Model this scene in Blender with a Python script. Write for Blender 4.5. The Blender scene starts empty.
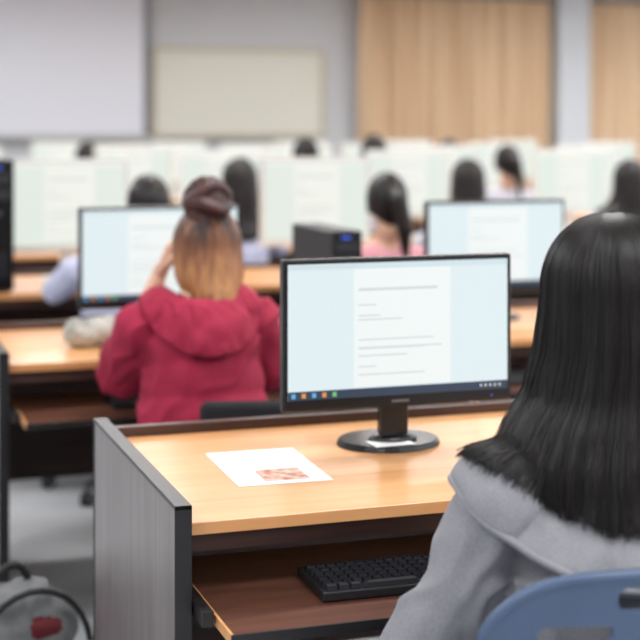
import bpy, bmesh, math, random
import numpy as np
from mathutils import Vector, Matrix, noise
from mathutils.bvhtree import BVHTree
random.seed(7)
S=bpy.context.scene
COL=S.collection
try: S.view_settings.view_transform='Standard'
except Exception: pass

# ---------------------------------------------------------------- materials
def lin(c):
    return tuple(((v/255)/12.92 if v/255<=.04045 else ((v/255+.055)/1.055)**2.4) for v in c)+(1,)
MC={}
def mat(name,c,rough=.5,metal=0,c2=None,scale=(5,5,5),detail=4,bump=0,bscale=None,emit=0,spec=.5,sheen=0,nw=(.35,.65),coat=0):
    if name in MC: return MC[name]
    m=bpy.data.materials.new(name); m.use_nodes=True
    n=m.node_tree.nodes; l=m.node_tree.links; b=n['Principled BSDF']
    b.inputs['Base Color'].default_value=lin(c); b.inputs['Roughness'].default_value=rough
    b.inputs['Metallic'].default_value=metal; b.inputs['Specular IOR Level'].default_value=spec
    b.inputs['Sheen Weight'].default_value=sheen; b.inputs['Coat Weight'].default_value=coat
    if emit:
        b.inputs['Emission Color'].default_value=lin(c); b.inputs['Emission Strength'].default_value=emit
        b.inputs['Base Color'].default_value=(.02,.02,.02,1)
    tc=n.new('ShaderNodeTexCoord')
    def nz(sc):
        mp=n.new('ShaderNodeMapping'); mp.inputs['Scale'].default_value=sc
        t=n.new('ShaderNodeTexNoise'); t.inputs['Scale'].default_value=1; t.inputs['Detail'].default_value=detail
        l.new(tc.outputs['Object'],mp.inputs['Vector']); l.new(mp.outputs['Vector'],t.inputs['Vector']); return t
    if c2:
        t=nz(scale); r=n.new('ShaderNodeValToRGB')
        r.color_ramp.elements[0].color=lin(c); r.color_ramp.elements[1].color=lin(c2)
        r.color_ramp.elements[0].position=nw[0]; r.color_ramp.elements[1].position=nw[1]
        l.new(t.outputs['Fac'],r.inputs['Fac']); l.new(r.outputs['Color'],b.inputs['Base Color'])
    if bump:
        t=nz(bscale or scale); bp=n.new('ShaderNodeBump'); bp.inputs['Strength'].default_value=bump; bp.inputs['Distance'].default_value=.004
        l.new(t.outputs['Fac'],bp.inputs['Height']); l.new(bp.outputs['Normal'],b.inputs['Normal'])
    MC[name]=m; return m
M_beech=mat('beech_laminate',(206,148,96),.3,c2=(220,166,114),scale=(2.5,30,10))
M_walnut=mat('walnut_laminate',(56,35,29),.4,c2=(76,49,41),scale=(3,40,40))
M_tray=mat('tray_laminate',(84,52,42),.3,c2=(104,68,55),scale=(3,40,10))
M_sheenp=mat('laminate_painted_sheen',(84,76,76),.32,c2=(106,98,98),scale=(30,30,2.5))  # dark side panel; gray of its glancing reflection painted into the base colour
M_edge=mat('black_edging',(26,24,26),.4)
M_blk=mat('black_plastic',(14,15,18),.25)
M_blkm=mat('black_matte_plastic',(26,27,30),.5)
M_key=mat('key_plastic',(34,36,42),.4)
M_wht=mat('white_plastic',(214,214,210),.4)
M_metal=mat('brushed_metal',(120,122,126),.3,metal=.9)
M_scr=mat('screen_glow',(222,236,240),.3,emit=1.0)
M_page=mat('screen_page',(238,244,243),.3,emit=1.0)
M_tool=mat('screen_toolbar',(208,226,232),.3,emit=1.0)
M_text=mat('screen_text',(208,217,219),.3,emit=1.0)
M_task=mat('screen_taskbar',(28,52,78),.3,emit=1.0)
M_ic1=mat('screen_icon_orange',(225,150,60),.3,emit=1.0)
M_ic2=mat('screen_icon_blue',(90,170,220),.3,emit=1.0)
M_ic3=mat('screen_icon_green',(110,190,120),.3,emit=1.0)
M_scr2=mat('screen_glow_warm',(224,233,224),.3,emit=1.0)
M_page2=mat('screen_page_warm',(238,240,232),.3,emit=1.0)
M_text2=mat('screen_text_warm',(204,211,204),.3,emit=1.0)
M_paper=mat('paper',(236,236,234),.7)
M_print=mat('print_brown',(182,108,84),.7,c2=(228,204,188),scale=(45,45,45))
M_printg=mat('print_gray',(190,190,190),.7)
M_skin=mat('skin',(206,160,134),.5,c2=(214,170,146),scale=(20,20,20))
M_lip=mat('lips',(176,100,96),.4)
M_eyew=mat('eye_white',(232,230,226),.2)
M_iris=mat('iris',(30,20,16),.2)
M_hairk=mat('hair_black',(15,10,10),.42,c2=(27,19,18),scale=(90,90,4),bump=.5,bscale=(160,160,4),spec=.4)
M_hairstr=mat('hair_strand_black',(15,10,10),.40,spec=.4)
M_hairst2=mat('hair_strand_brown',(32,22,20),.42,spec=.4)
M_shoe=mat('shoe',(40,40,44),.6)
M_pants=mat('denim',(38,46,64),.8,bump=.3,bscale=(300,300,300))
M_pantsk=mat('black_trousers',(26,26,30),.8)
M_gray=mat('heather_gray_cotton',(122,122,127),.95,c2=(152,152,157),scale=(600,600,160),bump=.12,bscale=(600,600,600),nw=(.25,.75))
M_maroon=mat('maroon_cotton',(142,16,50),.85,c2=(156,24,60),scale=(5,5,5))
M_lav=mat('lavender_shirt',(186,188,212),.85)
M_pink=mat('pink_shirt',(214,150,160),.85)
M_whitesh=mat('white_shirt',(206,206,218),.85)
M_blue=mat('chair_blue_plastic',(66,84,112),.42,c2=(71,90,120),scale=(8,8,8),bump=.1,bscale=(500,500,500))
M_cloth=mat('seat_fabric_black',(24,24,28),.9,bump=.3,bscale=(400,400,400))
M_bag=mat('bag_gray_fabric',(104,106,108),.85,c2=(130,132,134),scale=(12,12,12),bump=.3,bscale=(300,300,300))
M_bagk=mat('bag_black_trim',(22,22,24),.7)
M_bagr=mat('bag_red_lining',(96,20,28),.8)
M_pouch=mat('pouch_fabric',(186,184,176),.9,c2=(140,140,136),scale=(14,14,14))
M_cord=mat('white_cord',(225,225,225),.5)
M_led=mat('blue_led',(40,90,220),.3,emit=1.0)

# ---------------------------------------------------------------- mesh builder
class MB:
    def __init__(s): s.bm=bmesh.new(); s.mats=[]
    def mi(s,m):
        if m not in s.mats: s.mats.append(m)
        return s.mats.index(m)
    def add(s,b,m,smooth=False,M=None):
        i=s.mi(m)
        for f in b.faces: f.material_index=i; f.smooth=smooth
        if M is not None: b.transform(M)
        me=bpy.data.meshes.new('t'); b.to_mesh(me); b.free(); s.bm.from_mesh(me); bpy.data.meshes.remove(me)
    def box(s,lo,hi,m,bev=0,seg=2,M=None,smooth=False):
        b=bmesh.new(); bmesh.ops.create_cube(b,size=1)
        lo=Vector(lo);hi=Vector(hi);d=hi-lo;c=(hi+lo)/2
        for v in b.verts: v.co=Vector((v.co.x*d.x,v.co.y*d.y,v.co.z*d.z))+c
        if bev: bmesh.ops.bevel(b,geom=b.edges[:],offset=bev,segments=seg,affect='EDGES',profile=.5)
        s.add(b,m,smooth or bev>0.008,M)
    def cyl(s,p0,p1,r0,r1,m,seg=20,M=None,smooth=False):
        b=bmesh.new(); p0=Vector(p0);p1=Vector(p1);d=p1-p0
        bmesh.ops.create_cone(b,cap_ends=True,segments=seg,radius1=r0,radius2=r1,depth=d.length)
        b.transform(Matrix.Translation((p0+p1)/2)@d.to_track_quat('Z','Y').to_matrix().to_4x4())
        s.add(b,m,smooth,M)
    def ell(s,c,r,m,M=None,u=24,v=14):
        b=bmesh.new(); bmesh.ops.create_uvsphere(b,u_segments=u,v_segments=v,radius=1)
        for q in b.verts: q.co=Vector((q.co.x*r[0]+c[0],q.co.y*r[1]+c[1],q.co.z*r[2]+c[2]))
        s.add(b,m,True,M)
    def quad(s,pts,m):
        b=bmesh.new(); b.faces.new([b.verts.new(p) for p in pts]); s.add(b,m)
    def tube(s,pts,r,m,seg=10):
        P=[Vector(p) for p in pts]; b=bmesh.new(); rings=[]; N=None
        for i,p in enumerate(P):
            t=(P[min(i+1,len(P)-1)]-P[max(i-1,0)]).normalized()
            if N is None:
                N=t.orthogonal().normalized()
            N=(N-t*N.dot(t)); N=N.normalized() if N.length>1e-6 else t.orthogonal().normalized()
            B=t.cross(N)
            rings.append([b.verts.new(p+r*(math.cos(2*math.pi*k/seg)*N+math.sin(2*math.pi*k/seg)*B)) for k in range(seg)])
        for i in range(len(P)-1):
            for k in range(seg):
                q=(k+1)%seg; b.faces.new((rings[i][k],rings[i][q],rings[i+1][q],rings[i+1][k]))
        b.faces.new(rings[0][::-1]); b.faces.new(rings[-1])
        s.add(b,m,True)
    def mesh(s,name):
        me=bpy.data.meshes.new(name); s.bm.to_mesh(me); s.bm.free()
        for m in s.mats: me.materials.append(m)
        return me
def obj(name,me,loc=(0,0,0),rz=0,parent=None,mats=None):
    o=bpy.data.objects.new(name,me); COL.objects.link(o); o.location=loc; o.rotation_euler=(0,0,rz)
    if parent: o.parent=parent
    return o

# ---------------------------------------------------------------- room
m_floor=mat('floor_vinyl',(176,178,182),.3,c2=(192,194,197),scale=(3,3,3))
m_wall=mat('wall_paint',(190,193,198),.8,c2=(194,197,201),scale=(1,1,1))
m_ceil=mat('ceiling_paint',(232,232,230),.9)
m_curt=mat('curtain_tan',(204,174,142),.85,c2=(216,190,160),scale=(14,14,.6))
m_screen=mat('projection_screen_fabric',(214,217,226),.8)
m_board=mat('board_surface',(208,208,198),.5)
m_bframe=mat('board_frame',(186,178,160),.5)
def plain(name,lo,hi,m):
    b=MB(); b.box(lo,hi,m); return obj(name,b.mesh(name))
plain('floor',(-3.2,-4,-.1),(11.2,15.7,0),m_floor)
plain('ceiling',(-3.2,-4,3.05),(11.2,15.7,3.15),m_ceil)
plain('wall_back',(-3.2,15.6,0),(11.2,15.7,3.05),m_wall)
plain('wall_left',(-3.2,-4,0),(-3.1,15.6,3.05),m_wall)
plain('wall_right',(11.1,-4,0),(11.2,15.6,3.05),m_wall)
plain('baseboard_back',(-3.1,15.57,0),(11.1,15.6,.1),M_walnut)
plain('pillar',(8.07,15.3,0),(8.47,15.6,3.05),m_wall)
b=MB(); b.box((-.6,15.46,1.345),(3.22,15.47,2.9),m_screen); b.box((3.22,15.455,1.33),(3.29,15.475,2.9),mat('screen_border',(120,122,128),.6))
b.box((-.6,15.455,1.325),(3.29,15.475,1.345),MC['screen_border']); b.box((-.65,15.42,2.9),(3.34,15.52,3.02),M_wht,.01)
b.cyl((-.6,15.465,1.32),(3.29,15.465,1.32),.014,.014,M_wht)
b.box((-.6,15.5,2.94),(-.5,15.6,3.0),M_wht); b.box((3.2,15.5,2.94),(3.3,15.6,3.0),M_wht)
obj('projection_screen',b.mesh('projection_screen'))
b=MB(); b.box((3.38,15.57,1.36),(5.25,15.598,2.25),m_board)
for lo,hi in (((3.33,15.55,2.25),(5.3,15.598,2.3)),((3.33,15.55,1.31),(5.3,15.598,1.36)),((3.33,15.55,1.36),(3.38,15.598,2.25)),((5.25,15.55,1.36),(5.3,15.598,2.25))):
    b.box(lo,hi,m_bframe)
b.box((3.5,15.5,1.3),(5.1,15.56,1.315),M_metal)
obj('whiteboard',b.mesh('whiteboard'))
def curtain(x0,x1,name):
    bm=bmesh.new(); n=int((x1-x0)*60); rows=[]
    for j in range(12):
        z=.05+j/11*2.85; row=[]
        for i in range(n+1):
            x=x0+(x1-x0)*i/n
            ph=x*2*math.pi/.17+1.1*math.sin(x*3)+.8*math.sin(x*7.3)
            y=15.43+.045*math.sin(ph)+.03*math.sin(ph*.37+z)
            row.append(bm.verts.new((x+.008*math.sin(z*2+x*9),y,z)))
        rows.append(row)
    for j in range(11):
        for i in range(n): bm.faces.new((rows[j][i],rows[j][i+1],rows[j+1][i+1],rows[j+1][i]))
    b=MB(); b.add(bm,m_curt,True); b.cyl((x0-.05,15.45,2.92),(x1+.05,15.45,2.92),.015,.015,M_metal)
    for x in (x0,x1): b.cyl((x,15.45,2.92),(x,15.6,2.92),.008,.008,M_metal,8)
    obj(name,b.mesh(name))
curtain(5.65,8.03,'window_curtain'); curtain(8.52,10.9,'window_curtain')
b=MB(); b.box((-.65,-.33,-.05),(.65,.33,0),M_wht,.004); b.box((-.6,-.28,-.054),(.6,.28,-.049),mat('lamp_diffuser',(255,252,245),.5,emit=1.5))
lm=b.mesh('ceiling_light')
for x in (-1.2,1.8,4.8,7.8,10):
    for y in (-2,1,4,7,10,13):
        o=obj('ceiling_light',lm,(x,y,3.05))
        la=bpy.data.lights.new('tube','AREA'); la.shape='RECTANGLE'; la.size=1.2; la.size_y=.56; la.energy=48; la.color=(.99,.995,1)
        lo=bpy.data.objects.new('lamp_tube',la); COL.objects.link(lo); lo.parent=o; lo.location=(0,0,-.06)
w=bpy.data.worlds.new('world'); S.world=w; w.use_nodes=True
w.node_tree.nodes['Background'].inputs[0].default_value=(.9,.95,1,1); w.node_tree.nodes['Background'].inputs[1].default_value=.5

# ---------------------------------------------------------------- desk
b=MB()
b.box((0,-.03,.03),(.026,.765,.782),M_sheenp)
b.box((-.002,-.036,.03),(.028,-.03,.79),M_edge,.001); b.box((-.002,-.036,.782),(.028,.77,.79),M_edge,.001)
b.box((-.002,.765,.03),(.028,.771,.79),M_edge,.001)
b.box((1.15,-.0,.03),(1.176,.735,.725),M_walnut)
b.box((.028,0,.727),(1.178,.735,.75),M_beech,.002)
b.box((.028,.03,.69),(1.15,.046,.727),M_walnut)
b.box((.028,.735,.24),(1.178,.76,.772),M_walnut,.002)
b.box((.06,-.19,.598),(1.12,.26,.614),M_tray,.001)
b.box((.055,-.19,.597),(.06,.26,.615),M_beech); b.box((.055,-.195,.597),(1.12,-.19,.615),M_edge)
for x in (.03,1.125): b.box((x,-.1,.6),(x+.02,.42,.625),M_edge)
for x in (.013,1.163):
    for y in (.06,.68): b.cyl((x,y,0),(x,y,.032),.013,.013,M_edge,12)
desk=b.mesh('computer_desk')
SP=1.82
Y0=lambda r: 2.50+SP*(r-1)
for r,n in ((1,2),(2,3),(3,4),(4,4),(5,5),(6,6),(7,6)):
    for k in range(n):
        obj('computer_desk',desk,((.57 if r==1 else .475)+1.18*k,Y0(r),0))

# ---------------------------------------------------------------- monitors
def monitor(W,H,zb,case,scr,page,text,main,inset=.010,bot=.025):
    b=MB(); yf=-.08
    b.box((-W/2,yf,zb),(W/2,yf+.028,zb+H),case,.005,3)
    b.box((-W*.36,yf+.024,zb+H*.18),(W*.36,yf+.052,zb+H*.82),case,.012,3)
    x0,x1=-W/2+inset,W/2-inset; z0,z1=zb+bot,zb+H-inset
    def q(a,c,d,e,y,m): b.quad([(a,y,d),(c,y,d),(c,y,e),(a,y,e)],m)
    q(x0,x1,z0,z1,yf-.0006,scr)
    w=x1-x0;h=z1-z0
    q(x0+w*.29,x0+w*.73,z0+h*.075,z1-h*.045,yf-.001,page)
    q(x0,x1,z1-h*.045,z1,yf-.001,M_tool if main else page)
    if main:
        q(x0,x1,z0,z0+h*.065,yf-.0013,M_task)
        for i,mm in enumerate((M_ic2,M_ic1,M_ic2,M_ic1,M_ic3)):
            a=x0+w*(.015+.045*i); q(a,a+w*.018,z0+h*.015,z0+h*.05,yf-.0016,mm)
        for i in range(5):
            a=x1-w*(.13-.022*i); q(a,a+w*.008,z0+h*.025,z0+h*.042,yf-.0016,M_page)
        q(x0+w*.02,x0+w*.3,z1-h*.03,z1-h*.018,yf-.0016,M_text)
    for zf,L in ((.80,.36),(.79,.36),(.68,.08),(.60,.10),(.57,.2),(.42,.34),(.36,.38),(.355,.3),(.30,.22),(.22,.08),(.16,.3)):
        q(x0+w*.31,x0+w*(.31+L),z0+h*zf,z0+h*zf+h*.011,yf-.0016,text)
    b.box((-.032,-.05,.01),(.032,-.022,zb+H*.45),case,.006,3)
    bm=bmesh.new(); bmesh.ops.create_cone(bm,cap_ends=True,segments=48,radius1=.118,radius2=.112,depth=.014)
    for v in bm.verts: v.co=Vector((v.co.x*(.98),v.co.y*.86-.01,v.co.z+.007))
    bmesh.ops.bevel(bm,geom=[e for e in bm.edges if len(e.link_faces)==2 and e.calc_face_angle(0)>.8],offset=.003,segments=2,affect='EDGES')
    b.add(bm,case,False)
    b.ell((0,-.036,.016),(.055,.035,.018),case)
    if main:
        q(-.02,.02,zb+.009,zb+.015,yf-.0006,M_metal)
        q(W/2-.05,W/2-.045,zb+.01,zb+.013,yf-.0006,M_led)
    return b.mesh('computer_monitor')
mon=monitor(.522,.318,.094,M_blk,M_scr,M_page,M_text,True)
monw=monitor(.54,.415,.13,M_wht,M_scr2,M_page2,M_text2,False,.018,.03)
obj('computer_monitor',mon,(1.163,3.0,.7495))
for x,rz in ((1.045,.01),(2.255,-.01)):
    o=obj('computer_monitor',mon,(x,Y0(2)+.5,.7495),rz); o.scale=(1.03,1,1.04)
for x in (1.03,2.19): obj('computer_monitor',monw,(x,Y0(3)+.5,.7495),random.uniform(-.03,.03))
for r in (4,5,6,7):
    for k in range({4:4,5:5,6:6,7:6}[r]):
        if (r,k) in ((4,0),): continue
        obj('computer_monitor',monw,(1.05+1.17*k-(.12 if r%2 else 0)+random.uniform(-.05,.05),Y0(r)+.5,.7495),random.uniform(-.05,.05))

def keyboard():
    b=MB(); b.box((-.22,-.08,0),(.22,.08,.018),M_blkm,.004,3)
    for r in range(6):
        y=-.068+r*.0235
        if r==0: segs=[(-.212,.02),(-.19,.02),(-.168,.02),(-.146,.112),(-.03,.02),(-.008,.02),(.014,.02)]
        else: segs=[(-.212+i*.0187,.0168) for i in range(14)]
        segs+=[(.062+i*.0187,.0168) for i in range(3)]+[(.128+i*.0187,.0168) for i in range(4)] if r not in(2,) else [(.128+i*.0187,.0168) for i in range(4)]
        for x,wd in segs:
            bm=bmesh.new(); bmesh.ops.create_cube(bm,size=1)
            for v in bm.verts:
                k=.8 if v.co.z>0 else 1
                v.co=Vector((v.co.x*wd*k+x+wd/2,v.co.y*.019*k+y,.018+(v.co.z+.5)*.009))
            b.add(bm,M_key)
    return b.mesh('keyboard')
kb=keyboard()
obj('keyboard',kb,(1.04,2.49,.6145),-.02)
obj('keyboard',kb,(1.02,Y0(2)+.02,.6145),.02); obj('keyboard',kb,(2.18,Y0(2),.6145),.02)
b=MB(); b.box((-.095,-.148,0),(.095,.148,.0012),M_paper)
b.box((-.035,-.125,.0012),(.055,-.03,.0016),M_print)
for i in range(5): b.box((-.07,.02+i*.022,.0012),(.07-(i%2)*.03,.026+i*.022,.0015),M_printg)
obj('paper_handout',b.mesh('paper_handout'),(.85,2.862,.7505),-.03)
b=MB(); b.box((-.045,-.03,0),(.045,.03,.001),M_paper); b.box((-.03,-.01,.001),(.03,-.004,.0013),M_printg)
obj('paper_note',b.mesh('paper_note'),(1.145,2.93,.7643),.05)
cu=bpy.data.curves.new('monitor_cord','CURVE'); cu.dimensions='3D'; cu.bevel_depth=.003; sp=cu.splines.new('NURBS'); P=[(1.30,2.97,.93),(1.36,3.02,.88),(1.44,3.12,.80),(1.47,3.2,.79),(1.48,3.275,.79),(1.48,3.29,.6),(1.48,3.29,.3)]
sp.points.add(len(P)-1)
for p,q in zip(sp.points,P): p.co=(*q,1)
sp.use_endpoint_u=True; cu.materials.append(M_cord); obj('monitor_cord',cu)

def tower(w,d,h):
    b=MB(); b.box((-w/2,0.012,.01),(w/2,d,h),M_blkm,.004); b.box((-w/2,0,.01),(w/2,.014,h),M_blk,.004)
    b.box((-w*.38,-.002,h*.82),(w*.38,0,h*.9),M_key); b.box((-w*.38,-.002,h*.7),(w*.38,0,h*.78),M_key)
    b.box((-w*.2,-.003,h*.93),(w*.1,0,h*.955),M_led); b.cyl((0,0,h*.6),(0,-.004,h*.6),.012,.012,M_metal)
    for i in range(8): b.box((-w*.3,-.002,h*.12+i*.014),(w*.3,.0,h*.12+i*.014+.005),M_key)
    for x in(-w*.35,w*.35):
        for y in (.05,d-.05): b.cyl((x,y,0),(x,y,.012),.01,.01,M_edge,10)
    return b.mesh('computer_tower')
obj('computer_tower',tower(.1,.43,.355),(1.58,4.42,.75)); 
obj('computer_tower',tower(.13,.4,.55),(.68,6.18,.75)); 

def office_chair():
    b=MB()
    b.box((-.23,-.2,.375),(.23,.24,.44),M_cloth,.03,4)
    b.box((-.19,-.27,.50),(.19,-.225,.725),M_cloth,.022,4)
    b.tube([(0,-.05,.37),(0,-.18,.362),(0,-.26,.37),(0,-.285,.42),(0,-.275,.6)],.014,M_blkm)
    b.cyl((0,0,.1),(0,0,.25),.028,.028,M_blkm); b.cyl((0,0,.25),(0,0,.38),.016,.016,M_metal)
    b.box((-.1,-.12,.355),(.1,.12,.38),M_blkm,.005)
    for i in range(5):
        a=i*2*math.pi/5+.3; c,s=math.cos(a),math.sin(a)
        b.cyl((0,0,.11),(c*.29,s*.29,.075),.024,.015,M_blkm,10)
        b.cyl((c*.29,s*.29,.085),(c*.29,s*.29,.045),.008,.008,M_blkm,8)
        for d in(-.014,.014): b.cyl((c*.29-s*(d-.007),s*.29+c*(d-.007),.027),(c*.29-s*(d+.007),s*.29+c*(d+.007),.027),.027,.027,M_blkm,16)
    return b.mesh('office_chair')
OC=office_chair()

# ---------------------------------------------------------------- organic parts
def sph(c,r,u=16,v=10):
    b=bmesh.new(); bmesh.ops.create_uvsphere(b,u_segments=u,v_segments=v,radius=1)
    for q in b.verts: q.co=Vector((q.co.x*r[0]+c[0],q.co.y*r[1]+c[1],q.co.z*r[2]+c[2]))
    return b
def organic(name,parts,voxel,smooth,mats,foldmats=(),fold=0,fscale=9):
    big=bmesh.new()
    def put(b):
        me=bpy.data.meshes.new('t'); b.to_mesh(me); b.free(); big.from_mesh(me); bpy.data.meshes.remove(me)
    for p in parts:
        if p[0]=='e': put(sph(p[1],p[2],24,16))
        else:
            b=bmesh.new()
            for c,r in ((p[1],p[3]),(p[2],p[4])):
                t=bmesh.new(); bmesh.ops.create_uvsphere(t,u_segments=14,v_segments=9,radius=r)
                for q in t.verts: b.verts.new(q.co+Vector(c))
                t.free()
            r=bmesh.ops.convex_hull(b,input=b.verts[:])
            bmesh.ops.delete(b,geom=[v for v in b.verts if not v.link_faces],context='VERTS')
            put(b)
    me=bpy.data.meshes.new('t'); big.to_mesh(me); big.free()
    o=bpy.data.objects.new('t',me); COL.objects.link(o)
    m=o.modifiers.new('r','REMESH'); m.mode='VOXEL'; m.voxel_size=voxel; m.use_smooth_shade=True
    m=o.modifiers.new('s','SMOOTH'); m.factor=.5; m.iterations=smooth
    dg=bpy.context.evaluated_depsgraph_get()
    nm=bpy.data.meshes.new_from_object(o.evaluated_get(dg)); nm.name=name
    bpy.data.objects.remove(o); bpy.data.meshes.remove(me)
    nv=len(nm.vertices); co=np.empty(nv*3); nm.vertices.foreach_get('co',co); co=co.reshape(-1,3)
    D=[]
    for p in parts:
        if p[0]=='e':
            r=np.array(p[2]); q=(co-np.array(p[1]))/r; L=np.linalg.norm(q,axis=1)+1e-9
            D.append(L*(L-1)/(np.linalg.norm(q/r,axis=1)+1e-9))
        else:
            a=np.array(p[1]);d=np.array(p[2])-a; t=np.clip(((co-a)@d)/(d@d+1e-12),0,1)
            D.append(np.linalg.norm(co-a-t[:,None]*d,axis=1)-(p[3]+(p[4]-p[3])*t))
    vm=np.argmin(np.array(D),axis=0); pm=[mats.index(p[-1]) for p in parts]; vm=np.array(pm)[vm]
    nm.materials.clear()
    for m in mats: nm.materials.append(m)
    for f in nm.polygons:
        f.material_index=int(vm[f.vertices[0]]); f.use_smooth=True
    if fold:
        fi=[mats.index(m) for m in foldmats]; no=np.empty(nv*3); nm.vertices.foreach_get('normal',no); no=no.reshape(-1,3)
        for i in range(nv):
            if vm[i] in fi:
                p=Vector(co[i]); n1=noise.noise(Vector((p.x*fscale+p.z*4,p.y*fscale,p.z*fscale*1.1)))
                wp=Vector((p.x+.05*n1,p.y,p.z+.05*noise.noise(p*7)))
                n2=(1-abs(noise.noise(Vector((wp.x*fscale*.9+3,wp.y*fscale*.9,wp.z*fscale*1.2-wp.x*7))))*3)
                n2=max(n2,-.1)
                co[i]+=no[i]*fold*(n1*.9+n2*.7)
        nm.vertices.foreach_set('co',co.ravel()); nm.update()
    return nm
hp=[('e',(0,-.012,.03),(.074,.092,.083),M_skin),('e',(0,.02,-.03),(.062,.066,.075),M_skin),('c',(0,.05,-.09),(0,.05,-.092),.026,.024,M_skin),
    ('c',(0,.086,.005),(0,.1,-.028),.008,.012,M_skin),('c',(-.012,.09,-.032),(.012,.09,-.032),.008,.008,M_skin),
    ('c',(-.017,.078,-.056),(.017,.078,-.056),.0075,.0075,M_lip),('c',(-.013,.077,-.063),(.013,.077,-.063),.008,.008,M_lip),
    ('c',(-.045,.055,.022),(.045,.055,.022),.018,.018,M_skin),
    ('e',(.072,-.01,-.008),(.012,.019,.031),M_skin),('e',(-.072,-.01,-.008),(.012,.019,.031),M_skin),
    ('c',(0,-.02,-.05),(0,-.035,-.13),.054,.055,M_skin)]
hm=organic('head_mesh',hp,.0045,3,[M_skin,M_lip])
b=MB(); b.bm.from_mesh(hm); b.mats=[M_skin,M_lip]
for x in(-.03,.03):
    b.ell((x,.0655,0),(.0125,.0115,.009),M_eyew); b.ell((x,.0745,0),(.0052,.004,.0052),M_iris,u=12,v=8)
    b.ell((x,.0725,.019),(.016,.005,.0028),M_iris,u=12,v=6)
HEAD=b.mesh('head')
def handmesh(sg,curl):
    P=[]; xs=[-.03,-.010,.010,.028]; ys=[.083,.088,.083,.073]; Ls=[.07,.078,.072,.056]
    for x,y,L in zip(xs,ys,Ls):
        x*=sg; P.append(('c',(x*.5,.005,0),(x,y,0),.014,.0115,M_skin))
        p=Vector((x,y,0)); a=0.0
        for k,f in enumerate((.45,.31,.24)):
            a+=curl; q=p+Vector((x*.1*f,math.cos(a),-math.sin(a)))*L*f
            P.append(('c',tuple(p),tuple(q),.0088-.0008*k,.0082-.0008*k,M_skin)); p=q
    P.append(('c',(-.014*sg,.01,-.004),(-.04*sg,.045,-.012),.014,.011,M_skin))
    P.append(('c',(-.04*sg,.045,-.012),(-.052*sg,.075,-.018),.0105,.009,M_skin))
    P.append(('c',(-.052*sg,.075,-.018),(-.05*sg,.098,-.026),.009,.0075,M_skin))
    P.append(('c',(0,-.05,0),(0,.015,0),.024,.022,M_skin))
    return organic('hand_mesh',P,.0026,2,[M_skin])
HL=handmesh(-1,.35); HR=handmesh(1,.35)

def interp(tab,z,k):
    if z>=tab[0][0]: return tab[0][k]
    for a,c in zip(tab,tab[1:]):
        if z>=c[0]:
            t=(a[0]-z)/(a[0]-c[0]); t=t*t*(3-2*t)*.4+t*.6
            return a[k]+(c[k]-a[k])*t
    return tab[-1][k]
def hair_fn(H,bvh,hc):
    def ztip(a):
        A=abs(a); base=H['tipb']+(H['tips']-H['tipb'])*math.sin(min(A,math.pi/2))**2
        fr=H.get('front',.055); t=min(1,max(0,(A-math.radians(H.get('a0',105)))/math.radians(28))); t=t*t*(3-2*t)
        return base+(fr-base)*t
    def f(a,v,r=0,tj=0):
        zt=H['zt']; zb=ztip(a)+tj; z=zt-(zt-zb)*v**1.5
        if z>0: s=math.sqrt(max(0,1-(z/zt)**2.2)); w=H['w0']*s; bb=H['b0']*s; ff=H['f0']*s
        else: w=interp(H['tab'],z,1); bb=interp(H['tab'],z,2); ff=interp(H['tab'],z,3)
        dn=min(1,max(0,-z/.25))
        d=bb if math.cos(a)>0 else ff
        wob=1+.025*noise.noise(Vector((a*3,z*6,1)))*(1+2*dn)
        x=-(w*wob+r)*math.sin(a)+H.get('sx',0)*dn; y=-(d*wob+r)*math.cos(a)-.008+H.get('sy',0)*dn
        p=Vector((x,y,z))+hc
        if bvh and z<-.05 and not H.get('tuck'):
            D=Vector((-math.sin(a),-math.cos(a)*.9,.75)).normalized(); L=.22
            lo,n,i,ds=bvh.ray_cast(p+D*L,-D,L+.02)
            if lo is not None:
                k=min(1,(-z-.05)/.05)
                tgt=(L-ds)+(.010+r)
                if tgt>0: p=p+D*tgt*k
        return p
    return f
def hair_mesh(H,bvh,hc,m,na=72,nv=30,inset=.003,extra=0):
    f=hair_fn(H,bvh,hc); bm=bmesh.new(); rows=[]
    top=bm.verts.new(f(0,0)+Vector((0,0,-.002)))
    for j in range(1,nv+1):
        rows.append([bm.verts.new(f(-math.pi+2*math.pi*i/na,j/nv,-inset+.0035*noise.noise(Vector((i*1.1,j*.08,0))),extra+.014*noise.noise(Vector((i*.9,3,0))))) for i in range(na)])
    for i in range(na):
        k=(i+1)%na; bm.faces.new((top,rows[0][i],rows[0][k]))
        for j in range(nv-1): bm.faces.new((rows[j][i],rows[j+1][i],rows[j+1][k],rows[j][k]))
    bmesh.ops.recalc_face_normals(bm,faces=bm.faces[:])
    b=MB(); b.add(bm,m,True); return b.mesh('hair')
def bvh_of(meshes):
    V=[];F=[]
    for me in meshes:
        o=len(V); V+=[v.co.copy() for v in me.vertices]; F+=[[i+o for i in p.vertices] for p in me.polygons]
    return BVHTree.FromPolygons(V,F)
def look_hand(par,me,wr,d,up,name):
    y=Vector(d).normalized(); z=Vector(up); x=y.cross(z).normalized(); z=x.cross(y)
    o=obj(name,me,parent=par); M=Matrix((x,y,z)).transposed().to_4x4(); M.translation=Vector(wr)+y*.02; o.matrix_local=M
HAIR_SHORT=dict(zt=.118,w0=.09,b0=.108,f0=.1,tab=[(0,.09,.108,.1),(-.06,.088,.1,.1),(-.12,.07,.08,.1)],tipb=-.11,tips=-.06,front=.06,a0=95)
HAIR_LONG=dict(zt=.12,w0=.1,b0=.115,f0=.1,tab=[(0,.1,.115,.1),(-.1,.106,.12,.1),(-.2,.115,.12,.1),(-.35,.13,.14,.1)],tipb=-.33,tips=-.27,front=.06,a0=100)
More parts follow.
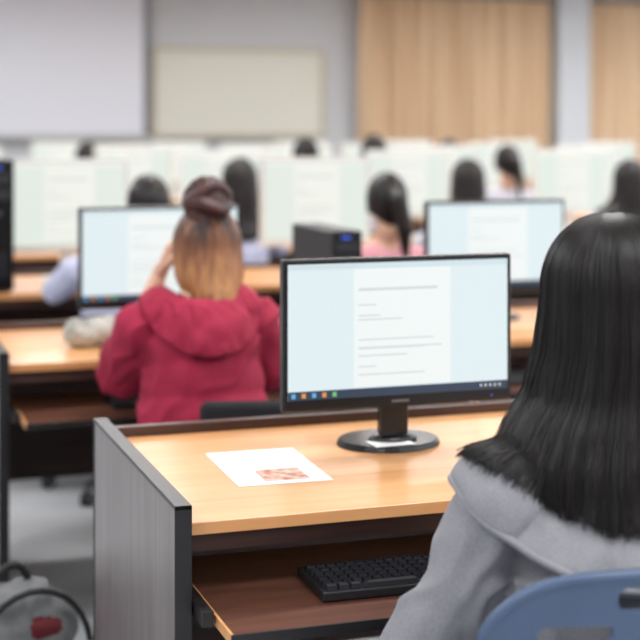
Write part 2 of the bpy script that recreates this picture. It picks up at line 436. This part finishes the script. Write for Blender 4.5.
def person(loc,shirt,H,hairm,zs=.95,shw=.17,lean=.05,hc=(0,.07,1.185),hrot=(0,0,0),armL=None,armR=None,rz=0,pants=M_pantsk,voxel=.011,fold=.006,hood=None,chair=True,strands=0,bun=None,pony=False,hl=None,hr=None,skinforearm=False,bulk=0,chairpos=None,drop=.045):
    e=bpy.data.objects.new('seated_student',None); COL.objects.link(e); e.location=loc; e.rotation_euler=(0,0,rz)
    Y=lambda z: lean*max(0,(z-.5)/(zs-.5))**1.3
    hc=Vector(hc); B=bulk
    L=armL or ((-.25,.13,.775),(-.12,.38,.79)); R=armR or ((.25,.13,.775),(.12,.38,.79))
    P=[('e',(0,0,.535),(.17,.13,.1),pants),('e',(0,Y(.64)-.005,.64),(.158+B,.118+B*.6,.12),shirt),('e',(0,Y(zs-.2),zs-.2),(.15+(shw-.17)+B,.112+B*.6,.15),shirt),
       ('e',(0,Y(zs-.11),zs-.11),(shw*.93+B*.5,.112+B*.4,.12),shirt),
       ('c',(0,Y(zs),zs-.005),(-shw,Y(zs)+.005,zs-drop),.062,.058+B*.4,shirt),('c',(0,Y(zs),zs-.005),(shw,Y(zs)+.005,zs-drop),.062,.058+B*.4,shirt),
       ('c',(0,Y(zs)+.005,zs+.02),tuple(hc+Vector((0,-.03,-.09))),.057,.05,M_skin)]
    for sg,(el,wr) in ((-1,L),(1,R)):
        sh=(sg*shw,Y(zs)+.005,zs-drop-.005); wr=Vector(wr); el=Vector(el)
        P.append(('c',sh,tuple(el),.058+B*.4,.05+B*.6,shirt))
        if skinforearm and sg==-1:
            md=el.lerp(wr,.4); P.append(('c',tuple(el),tuple(md),.05+B*.6,.045,shirt)); P.append(('c',tuple(md),tuple(wr),.037,.026,M_skin))
        else: P.append(('c',tuple(el),tuple(wr),.05+B*.6,.036+B*.2,shirt))
        P.append(('c',(sg*.085,.02,.52),(sg*.13,.41,.515),.082,.062,pants))
        P.append(('c',(sg*.13,.41,.515),(sg*.13,.40,.11),.06,.042,pants))
        P.append(('c',(sg*.13,.385,.05),(sg*.145,.56,.043),.042,.036,M_shoe))
    mats=[shirt,pants,M_skin,M_shoe]
    bm_=organic('body',P,voxel,5,mats,(shirt,),fold)
    obj('body',bm_,parent=e)
    h=obj('head',HEAD,hc,parent=e); h.rotation_euler=hrot
    for sg,(el,wr),me,nm,ov in ((-1,L,HL,'hand_left',hl),(1,R,HR,'hand_right',hr)):
        d=Vector(wr)-Vector(el); 
        if ov: look_hand(e,me,wr,ov[0],ov[1],nm)
        else:
            d.z=-.02; look_hand(e,me,wr,d,(0,0,1),nm)
    cm=[bm_]
    if hood:
        bv=bvh_of([bm_]); bm=bmesh.new(); na,nt=90,18; rows=[]; cy=Y(zs); hem=[]
        for i in range(na+1):
            a=math.radians(-hood['a']+2*hood['a']*i/na); row=[]
            ca=math.cos(a); sa=math.sin(a)
            for j in range(nt+1):
                t=j/nt; rx=.072+(hood['rx']-.072)*t; ry=.085+(hood['ry']-.085)*t**.8
                if ca<0: ry=.09+.05*t
                zo=hood['zs']+(hood['zb']-hood['zs'])*max(0,ca)**hood.get('ep',1.1)
                z0_=zs+hood.get('z0',.06)
                z=z0_+(zo-z0_)*t**hood.get('ex',1.25)+hood['puff']*math.sin(math.pi*t)
                p=Vector((-rx*sa,cy-ry*ca,z))
                p+=Vector((-sa,-ca,.6))*(.010*noise.noise(Vector((a*4,t*3,zs*7)))+.006*noise.noise(Vector((a*9,t*6,2))))*(.3+t)
                lo,n,_,ds=bv.find_nearest(p)
                off=.012+hood.get('gap',.02)*math.sin(math.pi*min(1,t))+hood.get('lift',0)*max(0,t-.6)/.4
                if (p-lo).dot(n)<off: p=lo+n*off
                row.append(bm.verts.new(p))
            hem.append(row[-1].co.copy())
            l=row[-1].co; pr=row[-2].co; row.append(bm.verts.new(l+(l-pr)*.2+Vector((sa*.012,ca*.012,-.008))))
            rows.append(row)
        for i in range(na):
            for j in range(nt+1): bm.faces.new((rows[i][j],rows[i+1][j],rows[i+1][j+1],rows[i][j+1]))
        bmesh.ops.recalc_face_normals(bm,faces=bm.faces[:])
        b=MB(); b.add(bm,shirt,True); hmz=b.mesh('hood'); cm.append(hmz)
        o=obj('hood',hmz,parent=e); m=o.modifiers.new('sol','SOLIDIFY'); m.thickness=.009; m.offset=0; m=o.modifiers.new('sub','SUBSURF'); m.levels=1; m.render_levels=1
        if hood.get('hem'):
            for _ in range(6): hem=[hem[0]]+[(hem[i-1]+hem[i]*2+hem[i+1])/4 for i in range(1,len(hem)-1)]+[hem[-1]]
            b=MB(); b.tube([tuple(p) for p in hem],hood['hem'],shirt,10); obj('hood_hem',b.mesh('hood_hem'),parent=e)
    bv=bvh_of(cm)
    obj('hair',hair_mesh(H,bv,hc,hairm,120 if strands else 64,44 if strands else 24),parent=e)
    if strands:
        f=hair_fn(H,bv,hc); rr=random.Random(5); NP=28
        for nm,mt,cnt,rad in (('hair_strands',M_hairstr,strands,.0008),('hair_highlights',M_hairst2,strands//6,.0006)):
            cu=bpy.data.curves.new(nm,'CURVE'); cu.dimensions='3D'; cu.bevel_depth=rad; cu.bevel_resolution=0
            for s in range(cnt):
                a0=rr.uniform(-math.pi,math.pi); r=rr.uniform(-.001,.003); tj=rr.gauss(0,.007); ph=rr.uniform(0,6.28); am=rr.uniform(.0,.035); fly=rr.random()<.015
                sp=cu.splines.new('POLY'); sp.points.add(NP-1)
                for i in range(NP):
                    v=.03+.97*i/(NP-1); a=a0+am*math.sin(v*4+ph)*v
                    p=f(a,v,r+(.006*v if fly else 0),tj); sp.points[i].co=(*p,1); sp.points[i].radius=1.0 if v<.9 else 1-(v-.9)*5
            cu.materials.append(mt); obj(nm,cu,parent=e)
    if bun:
        c=Vector(bun['c']); R_=bun['r']; P=[('e',tuple(c),(R_*.8,R_*.75,R_*.72),bun['m'])]
        for k in range(3):
            ax=Matrix.Rotation(k*1.05+.3,3,'X')@Matrix.Rotation(k*.9,3,'Z'); prev=None
            for i in range(15):
                t=i/14*2*math.pi; q=c+ax@Vector((math.cos(t)*R_*.78,math.sin(t)*R_*.78,.012*math.sin(2*t)))
                if prev is not None: P.append(('c',tuple(prev),tuple(q),R_*.24,R_*.24,bun['m']))
                prev=q
        obj('hair_bun',organic('hair_bun',P,.005,2,[bun['m']]),parent=e)
    if pony:
        P=[('c',tuple(hc+Vector((0,-.1,.03))),tuple(hc+Vector((0,-.15,.0))),.025,.036,hairm),('c',tuple(hc+Vector((0,-.15,.0))),tuple(hc+Vector((.02,-.16,-.12))),.036,.035,hairm),('c',tuple(hc+Vector((.02,-.16,-.12))),tuple(hc+Vector((.03,-.15,-.25))),.035,.012,hairm)]
        obj('ponytail',organic('ponytail',P,.006,3,[hairm]),parent=e)
    if chair:
        c=chairpos or (0,0,0); obj('office_chair',OC,(loc[0]+c[0],loc[1]+c[1],0),rz+c[2])
    return e

# ---- foreground girl in gray hoodie
HERO=dict(zt=.125,w0=.110,b0=.12,f0=.108,tab=[(0,.110,.12,.108),(-.08,.118,.13,.11),(-.15,.136,.135,.115),(-.2,.17,.15,.12),(-.25,.195,.165,.13),(-.36,.21,.19,.14)],tipb=-.335,tips=-.27,front=.06,a0=115)
person((1.16,1.97,0),M_gray,HERO,M_hairk,zs=.93,shw=.185,lean=.04,hc=(0,.06,1.182),armL=((-.29,.13,.63),(-.02,.33,.685)),armR=((.29,.13,.63),(.06,.36,.685)),
       voxel=.006,fold=.013,pants=M_pants,hood=dict(a=118,rx=.236,ry=.205,zs=.895,zb=.78,puff=.0,z0=.045,ex=1.1,gap=.006,lift=.006,hem=.006,ep=.8),chair=False,strands=5000,bulk=.025,drop=.06)
# ---- woman in maroon
M_ombre=mat('hair_ombre',(176,118,66),.5,bump=.7,bscale=(160,160,5))
nt=M_ombre.node_tree; n=nt.nodes; l=nt.links
tc=[q for q in n if q.type=='TEX_COORD'][0]; sx=n.new('ShaderNodeSeparateXYZ'); l.new(tc.outputs['Object'],sx.inputs[0])
nz=n.new('ShaderNodeTexNoise'); mp=n.new('ShaderNodeMapping'); mp.inputs['Scale'].default_value=(45,45,3); l.new(tc.outputs['Object'],mp.inputs[0]); l.new(mp.outputs[0],nz.inputs[0]); nz.inputs['Scale'].default_value=1
ma=n.new('ShaderNodeMath'); ma.operation='MULTIPLY_ADD'; ma.inputs[1].default_value=.34; l.new(nz.outputs['Fac'],ma.inputs[0]); l.new(sx.outputs['Z'],ma.inputs[2])
r=n.new('ShaderNodeValToRGB'); cr=r.color_ramp; mr=n.new('ShaderNodeMapRange'); mr.inputs['From Min'].default_value=1.07; mr.inputs['From Max'].default_value=1.40; l.new(ma.outputs[0],mr.inputs[0]); l.new(mr.outputs[0],r.inputs[0])
cr.elements[0].color=lin((100,62,38)); cr.elements[1].color=lin((40,24,22)); cr.elements[1].position=.88
q=cr.elements.new(.3); q.color=lin((176,122,72)); q=cr.elements.new(.6); q.color=lin((126,76,46)); l.new(r.outputs['Color'],n['Principled BSDF'].inputs['Base Color'])
M_bun=mat('hair_bun_brown',(38,20,18),.45,c2=(84,44,38),scale=(60,60,20),bump=.6,bscale=(150,150,20))
WH=dict(zt=.118,w0=.102,b0=.112,f0=.1,tab=[(0,.102,.112,.1),(-.08,.1,.115,.1),(-.14,.078,.125,.09),(-.2,.055,.13,.08)],tipb=-.20,tips=-.12,front=.06,a0=92,tuck=True,sy=-.055)
person((1.0,3.98,0),M_maroon,WH,M_ombre,zs=.925,shw=.165,lean=.06,hc=(.035,.11,1.10),hrot=(-.1,0,.15),armL=((-.195,.21,.73),(-.07,.28,.99)),armR=((.23,.15,.73),(.16,.42,.79)),
       voxel=.008,fold=.014,hood=dict(a=118,rx=.165,ry=.175,zs=.94,zb=.82,puff=.03,z0=.035,hem=.004),bun=dict(c=(.025,.06,1.228),r=.072,m=M_bun),skinforearm=True,hl=((.35,-.05,.9),(-.8,.1,.4)),bulk=.03,chairpos=(.17,-.06,-.25))
# ---- other students
person((1.12,5.80,0),M_lav,HAIR_SHORT,M_hairk,hc=(.13,.1,1.13),zs=.91,shw=.18)
person((2.27,5.80,0),M_pink,HAIR_SHORT,M_hairk,hc=(0,.06,1.13),zs=.9,pony=True)
person((2.12,7.6,0),M_lav,HAIR_LONG,M_hairk,hc=(0,.06,1.155))
person((3.46,7.6,0),M_whitesh,HAIR_LONG,M_hairk,hc=(0,.06,1.14),zs=.9)
person((4.50,7.6,0),M_lav,HAIR_LONG,M_hairk,hc=(0,.06,1.13))
person((4.48,9.2,0),M_whitesh,HAIR_SHORT,M_hairk,hc=(0,.06,1.20),zs=.98,pony=True)
person((3.07,9.4,0),M_whitesh,HAIR_SHORT,M_hairk,hc=(0,.03,1.255),zs=1.02)
person((3.56,9.4,0),M_whitesh,HAIR_SHORT,M_hairk,hc=(0,.03,1.27),zs=1.02)
person((1.90,11.2,0),M_whitesh,HAIR_SHORT,M_hairk,hc=(0,.03,1.21))
person((4.9,11.2,0),M_whitesh,HAIR_SHORT,M_hairk,hc=(0,.03,1.22))
obj('office_chair',OC,(3.3,5.8,0),.2)

# ---------------------------------------------------------------- blue plastic chair
def blue_chair():
    bm=bmesh.new(); ns,nt_=40,20; th=.006
    def P(s,t,o):
        top=.838-.075*abs(s)**4.5; z=.52+(top-.52)*t; hw=.225-.02*(1-t)
        x=s*hw; y=-.045*t-.0+.05*s*s+.03*(1-t)**3
        return Vector((x,y+o,z))
    g=[[[bm.verts.new(P(-1+2*i/ns,j/nt_,o)) for j in range(nt_+1)] for i in range(ns+1)] for o in(-th,th)]
    for i in range(ns):
        for j in range(nt_):
            bm.faces.new((g[0][i][j],g[0][i+1][j],g[0][i+1][j+1],g[0][i][j+1])); bm.faces.new((g[1][i][j],g[1][i][j+1],g[1][i+1][j+1],g[1][i+1][j]))
    for i in range(ns):
        for j in(0,nt_): bm.faces.new((g[0][i][j],g[1][i][j],g[1][i+1][j],g[0][i+1][j]))
    for j in range(nt_):
        for i in(0,ns): bm.faces.new((g[0][i][j],g[0][i][j+1],g[1][i][j+1],g[1][i][j]))
    bmesh.ops.recalc_face_normals(bm,faces=bm.faces[:])
    me=bpy.data.meshes.new('t'); bm.to_mesh(me); bm.free(); o=bpy.data.objects.new('t',me); COL.objects.link(o)
    cb=bmesh.new()
    def slot(cx,cz,hw,hh):
        b=bmesh.new()
        for y in(-.2,.2):
            for k in range(24):
                a=2*math.pi*k/24; b.verts.new((cx+math.copysign(hw-hh,math.cos(a))+hh*math.cos(a),y,cz+hh*math.sin(a)))
        bmesh.ops.convex_hull(b,input=b.verts[:]); bmesh.ops.recalc_face_normals(b,faces=b.faces[:])
        m=bpy.data.meshes.new('t'); b.to_mesh(m); b.free(); cb.from_mesh(m)
    slot(.01,.806,.062,.017)
    for cx in(-.105,.115):
        slot(cx,.758,.052,.013); slot(cx,.714,.045,.011)
    cm=bpy.data.meshes.new('t'); cb.to_mesh(cm); co=bpy.data.objects.new('t2',cm); COL.objects.link(co)
    m=o.modifiers.new('b','BOOLEAN'); m.object=co; m.operation='DIFFERENCE'; m.solver='EXACT'
    nm=bpy.data.meshes.new_from_object(o.evaluated_get(bpy.context.evaluated_depsgraph_get()))
    bpy.data.objects.remove(o); bpy.data.objects.remove(co)
    b=MB(); t=bmesh.new(); t.from_mesh(nm); b.add(t,M_blue,False)
    rim=[P(-1,k/10,0) for k in range(10)]+[P(-.998,.985,0)]+[P(-1+2*k/40,1,0) for k in range(1,40)]+[P(.998,.985,0)]+[P(1,1-k/10,0) for k in range(1,11)]
    b.tube([tuple(p) for p in rim],.0085,M_blue,12)
    bm=bmesh.new(); bmesh.ops.create_cube(bm,size=1); 
    for v in bm.verts: v.co=Vector((v.co.x*(.43 if v.co.y<0 else .46),v.co.y*.42+.24,v.co.z*.02+.42))
    bmesh.ops.bevel(bm,geom=bm.edges[:],offset=.009,segments=3,affect='EDGES'); b.add(bm,M_blue,False)
    for sx in(-1,1):
        b.tube([(sx*.2,.42,.0),(sx*.19,.41,.39),(sx*.19,.39,.402),(sx*.19,.07,.405),(sx*.19,.045,.42),(sx*.195,.035,.52),(sx*.2,.02,.7)],.011,M_metal)
        b.tube([(sx*.19,.12,.4),(sx*.21,.0,.0)],.011,M_metal)
    b.box((-.205,.02,.405),(.205,.05,.55),M_blue,.006)
    return b.mesh('plastic_chair')
obj('plastic_chair',blue_chair(),(1.06,1.78,0),-.06)

# ---------------------------------------------------------------- backpack on floor
b=MB()
P=[('c',(-.12,0,.09),(.12,0,.09),.085,.085,M_bag),('c',(-.1,0,.2),(.1,0,.2),.085,.085,M_bag),('c',(-.06,0,.27),(.06,0,.27),.06,.06,M_bag),('c',(-.09,-.07,.1),(.09,-.07,.1),.06,.06,M_bag),('c',(.03,-.06,.225),(.08,-.06,.22),.03,.028,M_bagr)]
bm=organic('backpack',P,.008,4,[M_bag,M_bagr],(M_bag,),.008)
b.bm.from_mesh(bm); b.mats=[M_bag,M_bagr]
arc=lambda cx,cy,cz,rx,rz,a0,a1,n=14,y2=0:[(cx+rx*math.cos(a0+(a1-a0)*i/n),cy+y2*math.sin(math.pi*i/n),cz+rz*math.sin(a0+(a1-a0)*i/n)) for i in range(n+1)]
b.tube(arc(0,-.075,.12,.19,.2,.2,math.pi-.2),.008,M_bagk,8)
b.tube(arc(0,0,.32,.05,.05,0,math.pi),.01,M_bagk,8)
b.tube(arc(.1,.09,.16,.05,.14,-1.4,1.6,14,.05),.013,M_bagk,8); b.tube(arc(-.1,.09,.16,.05,.14,4.5,1.6,14,.05),.013,M_bagk,8)
b.tube(arc(0,-.135,.13,.1,.06,.3,math.pi-.3),.006,M_bagk,8)
obj('backpack',b.mesh('backpack'),(.43,3.64,0),.5)
P=[('c',(-.08,0,.045),(.08,.01,.04),.045,.04,M_pouch),('c',(-.07,.01,.06),(.03,0,.07),.03,.025,M_pouch),('c',(.02,-.01,.03),(.1,-.02,.03),.03,.028,M_pouch)]
bm=organic('pencil_pouch',P,.005,2,[M_pouch],(M_pouch,),.008,20); b=MB(); b.bm.from_mesh(bm); b.mats=[M_pouch]
b.tube([(-.09,-.005,.088),(-.02,-.005,.1),(.07,0,.078)],.003,M_bagk,8)
obj('pencil_pouch',b.mesh('pencil_pouch'),(.83,4.60,.75),.1)

# ---------------------------------------------------------------- camera
yaw=math.radians(18.6)
cd=bpy.data.cameras.new('camera'); cam=bpy.data.objects.new('camera',cd); COL.objects.link(cam)
cam.location=(0,0,1.44); cam.rotation_euler=(math.pi/2,0,-yaw)
cd.sensor_width=36; cd.lens=82.9; cd.shift_y=-.303; cd.clip_end=60
cd.dof.use_dof=True; cd.dof.focus_distance=2.6; cd.dof.aperture_fstop=2.8
S.camera=cam
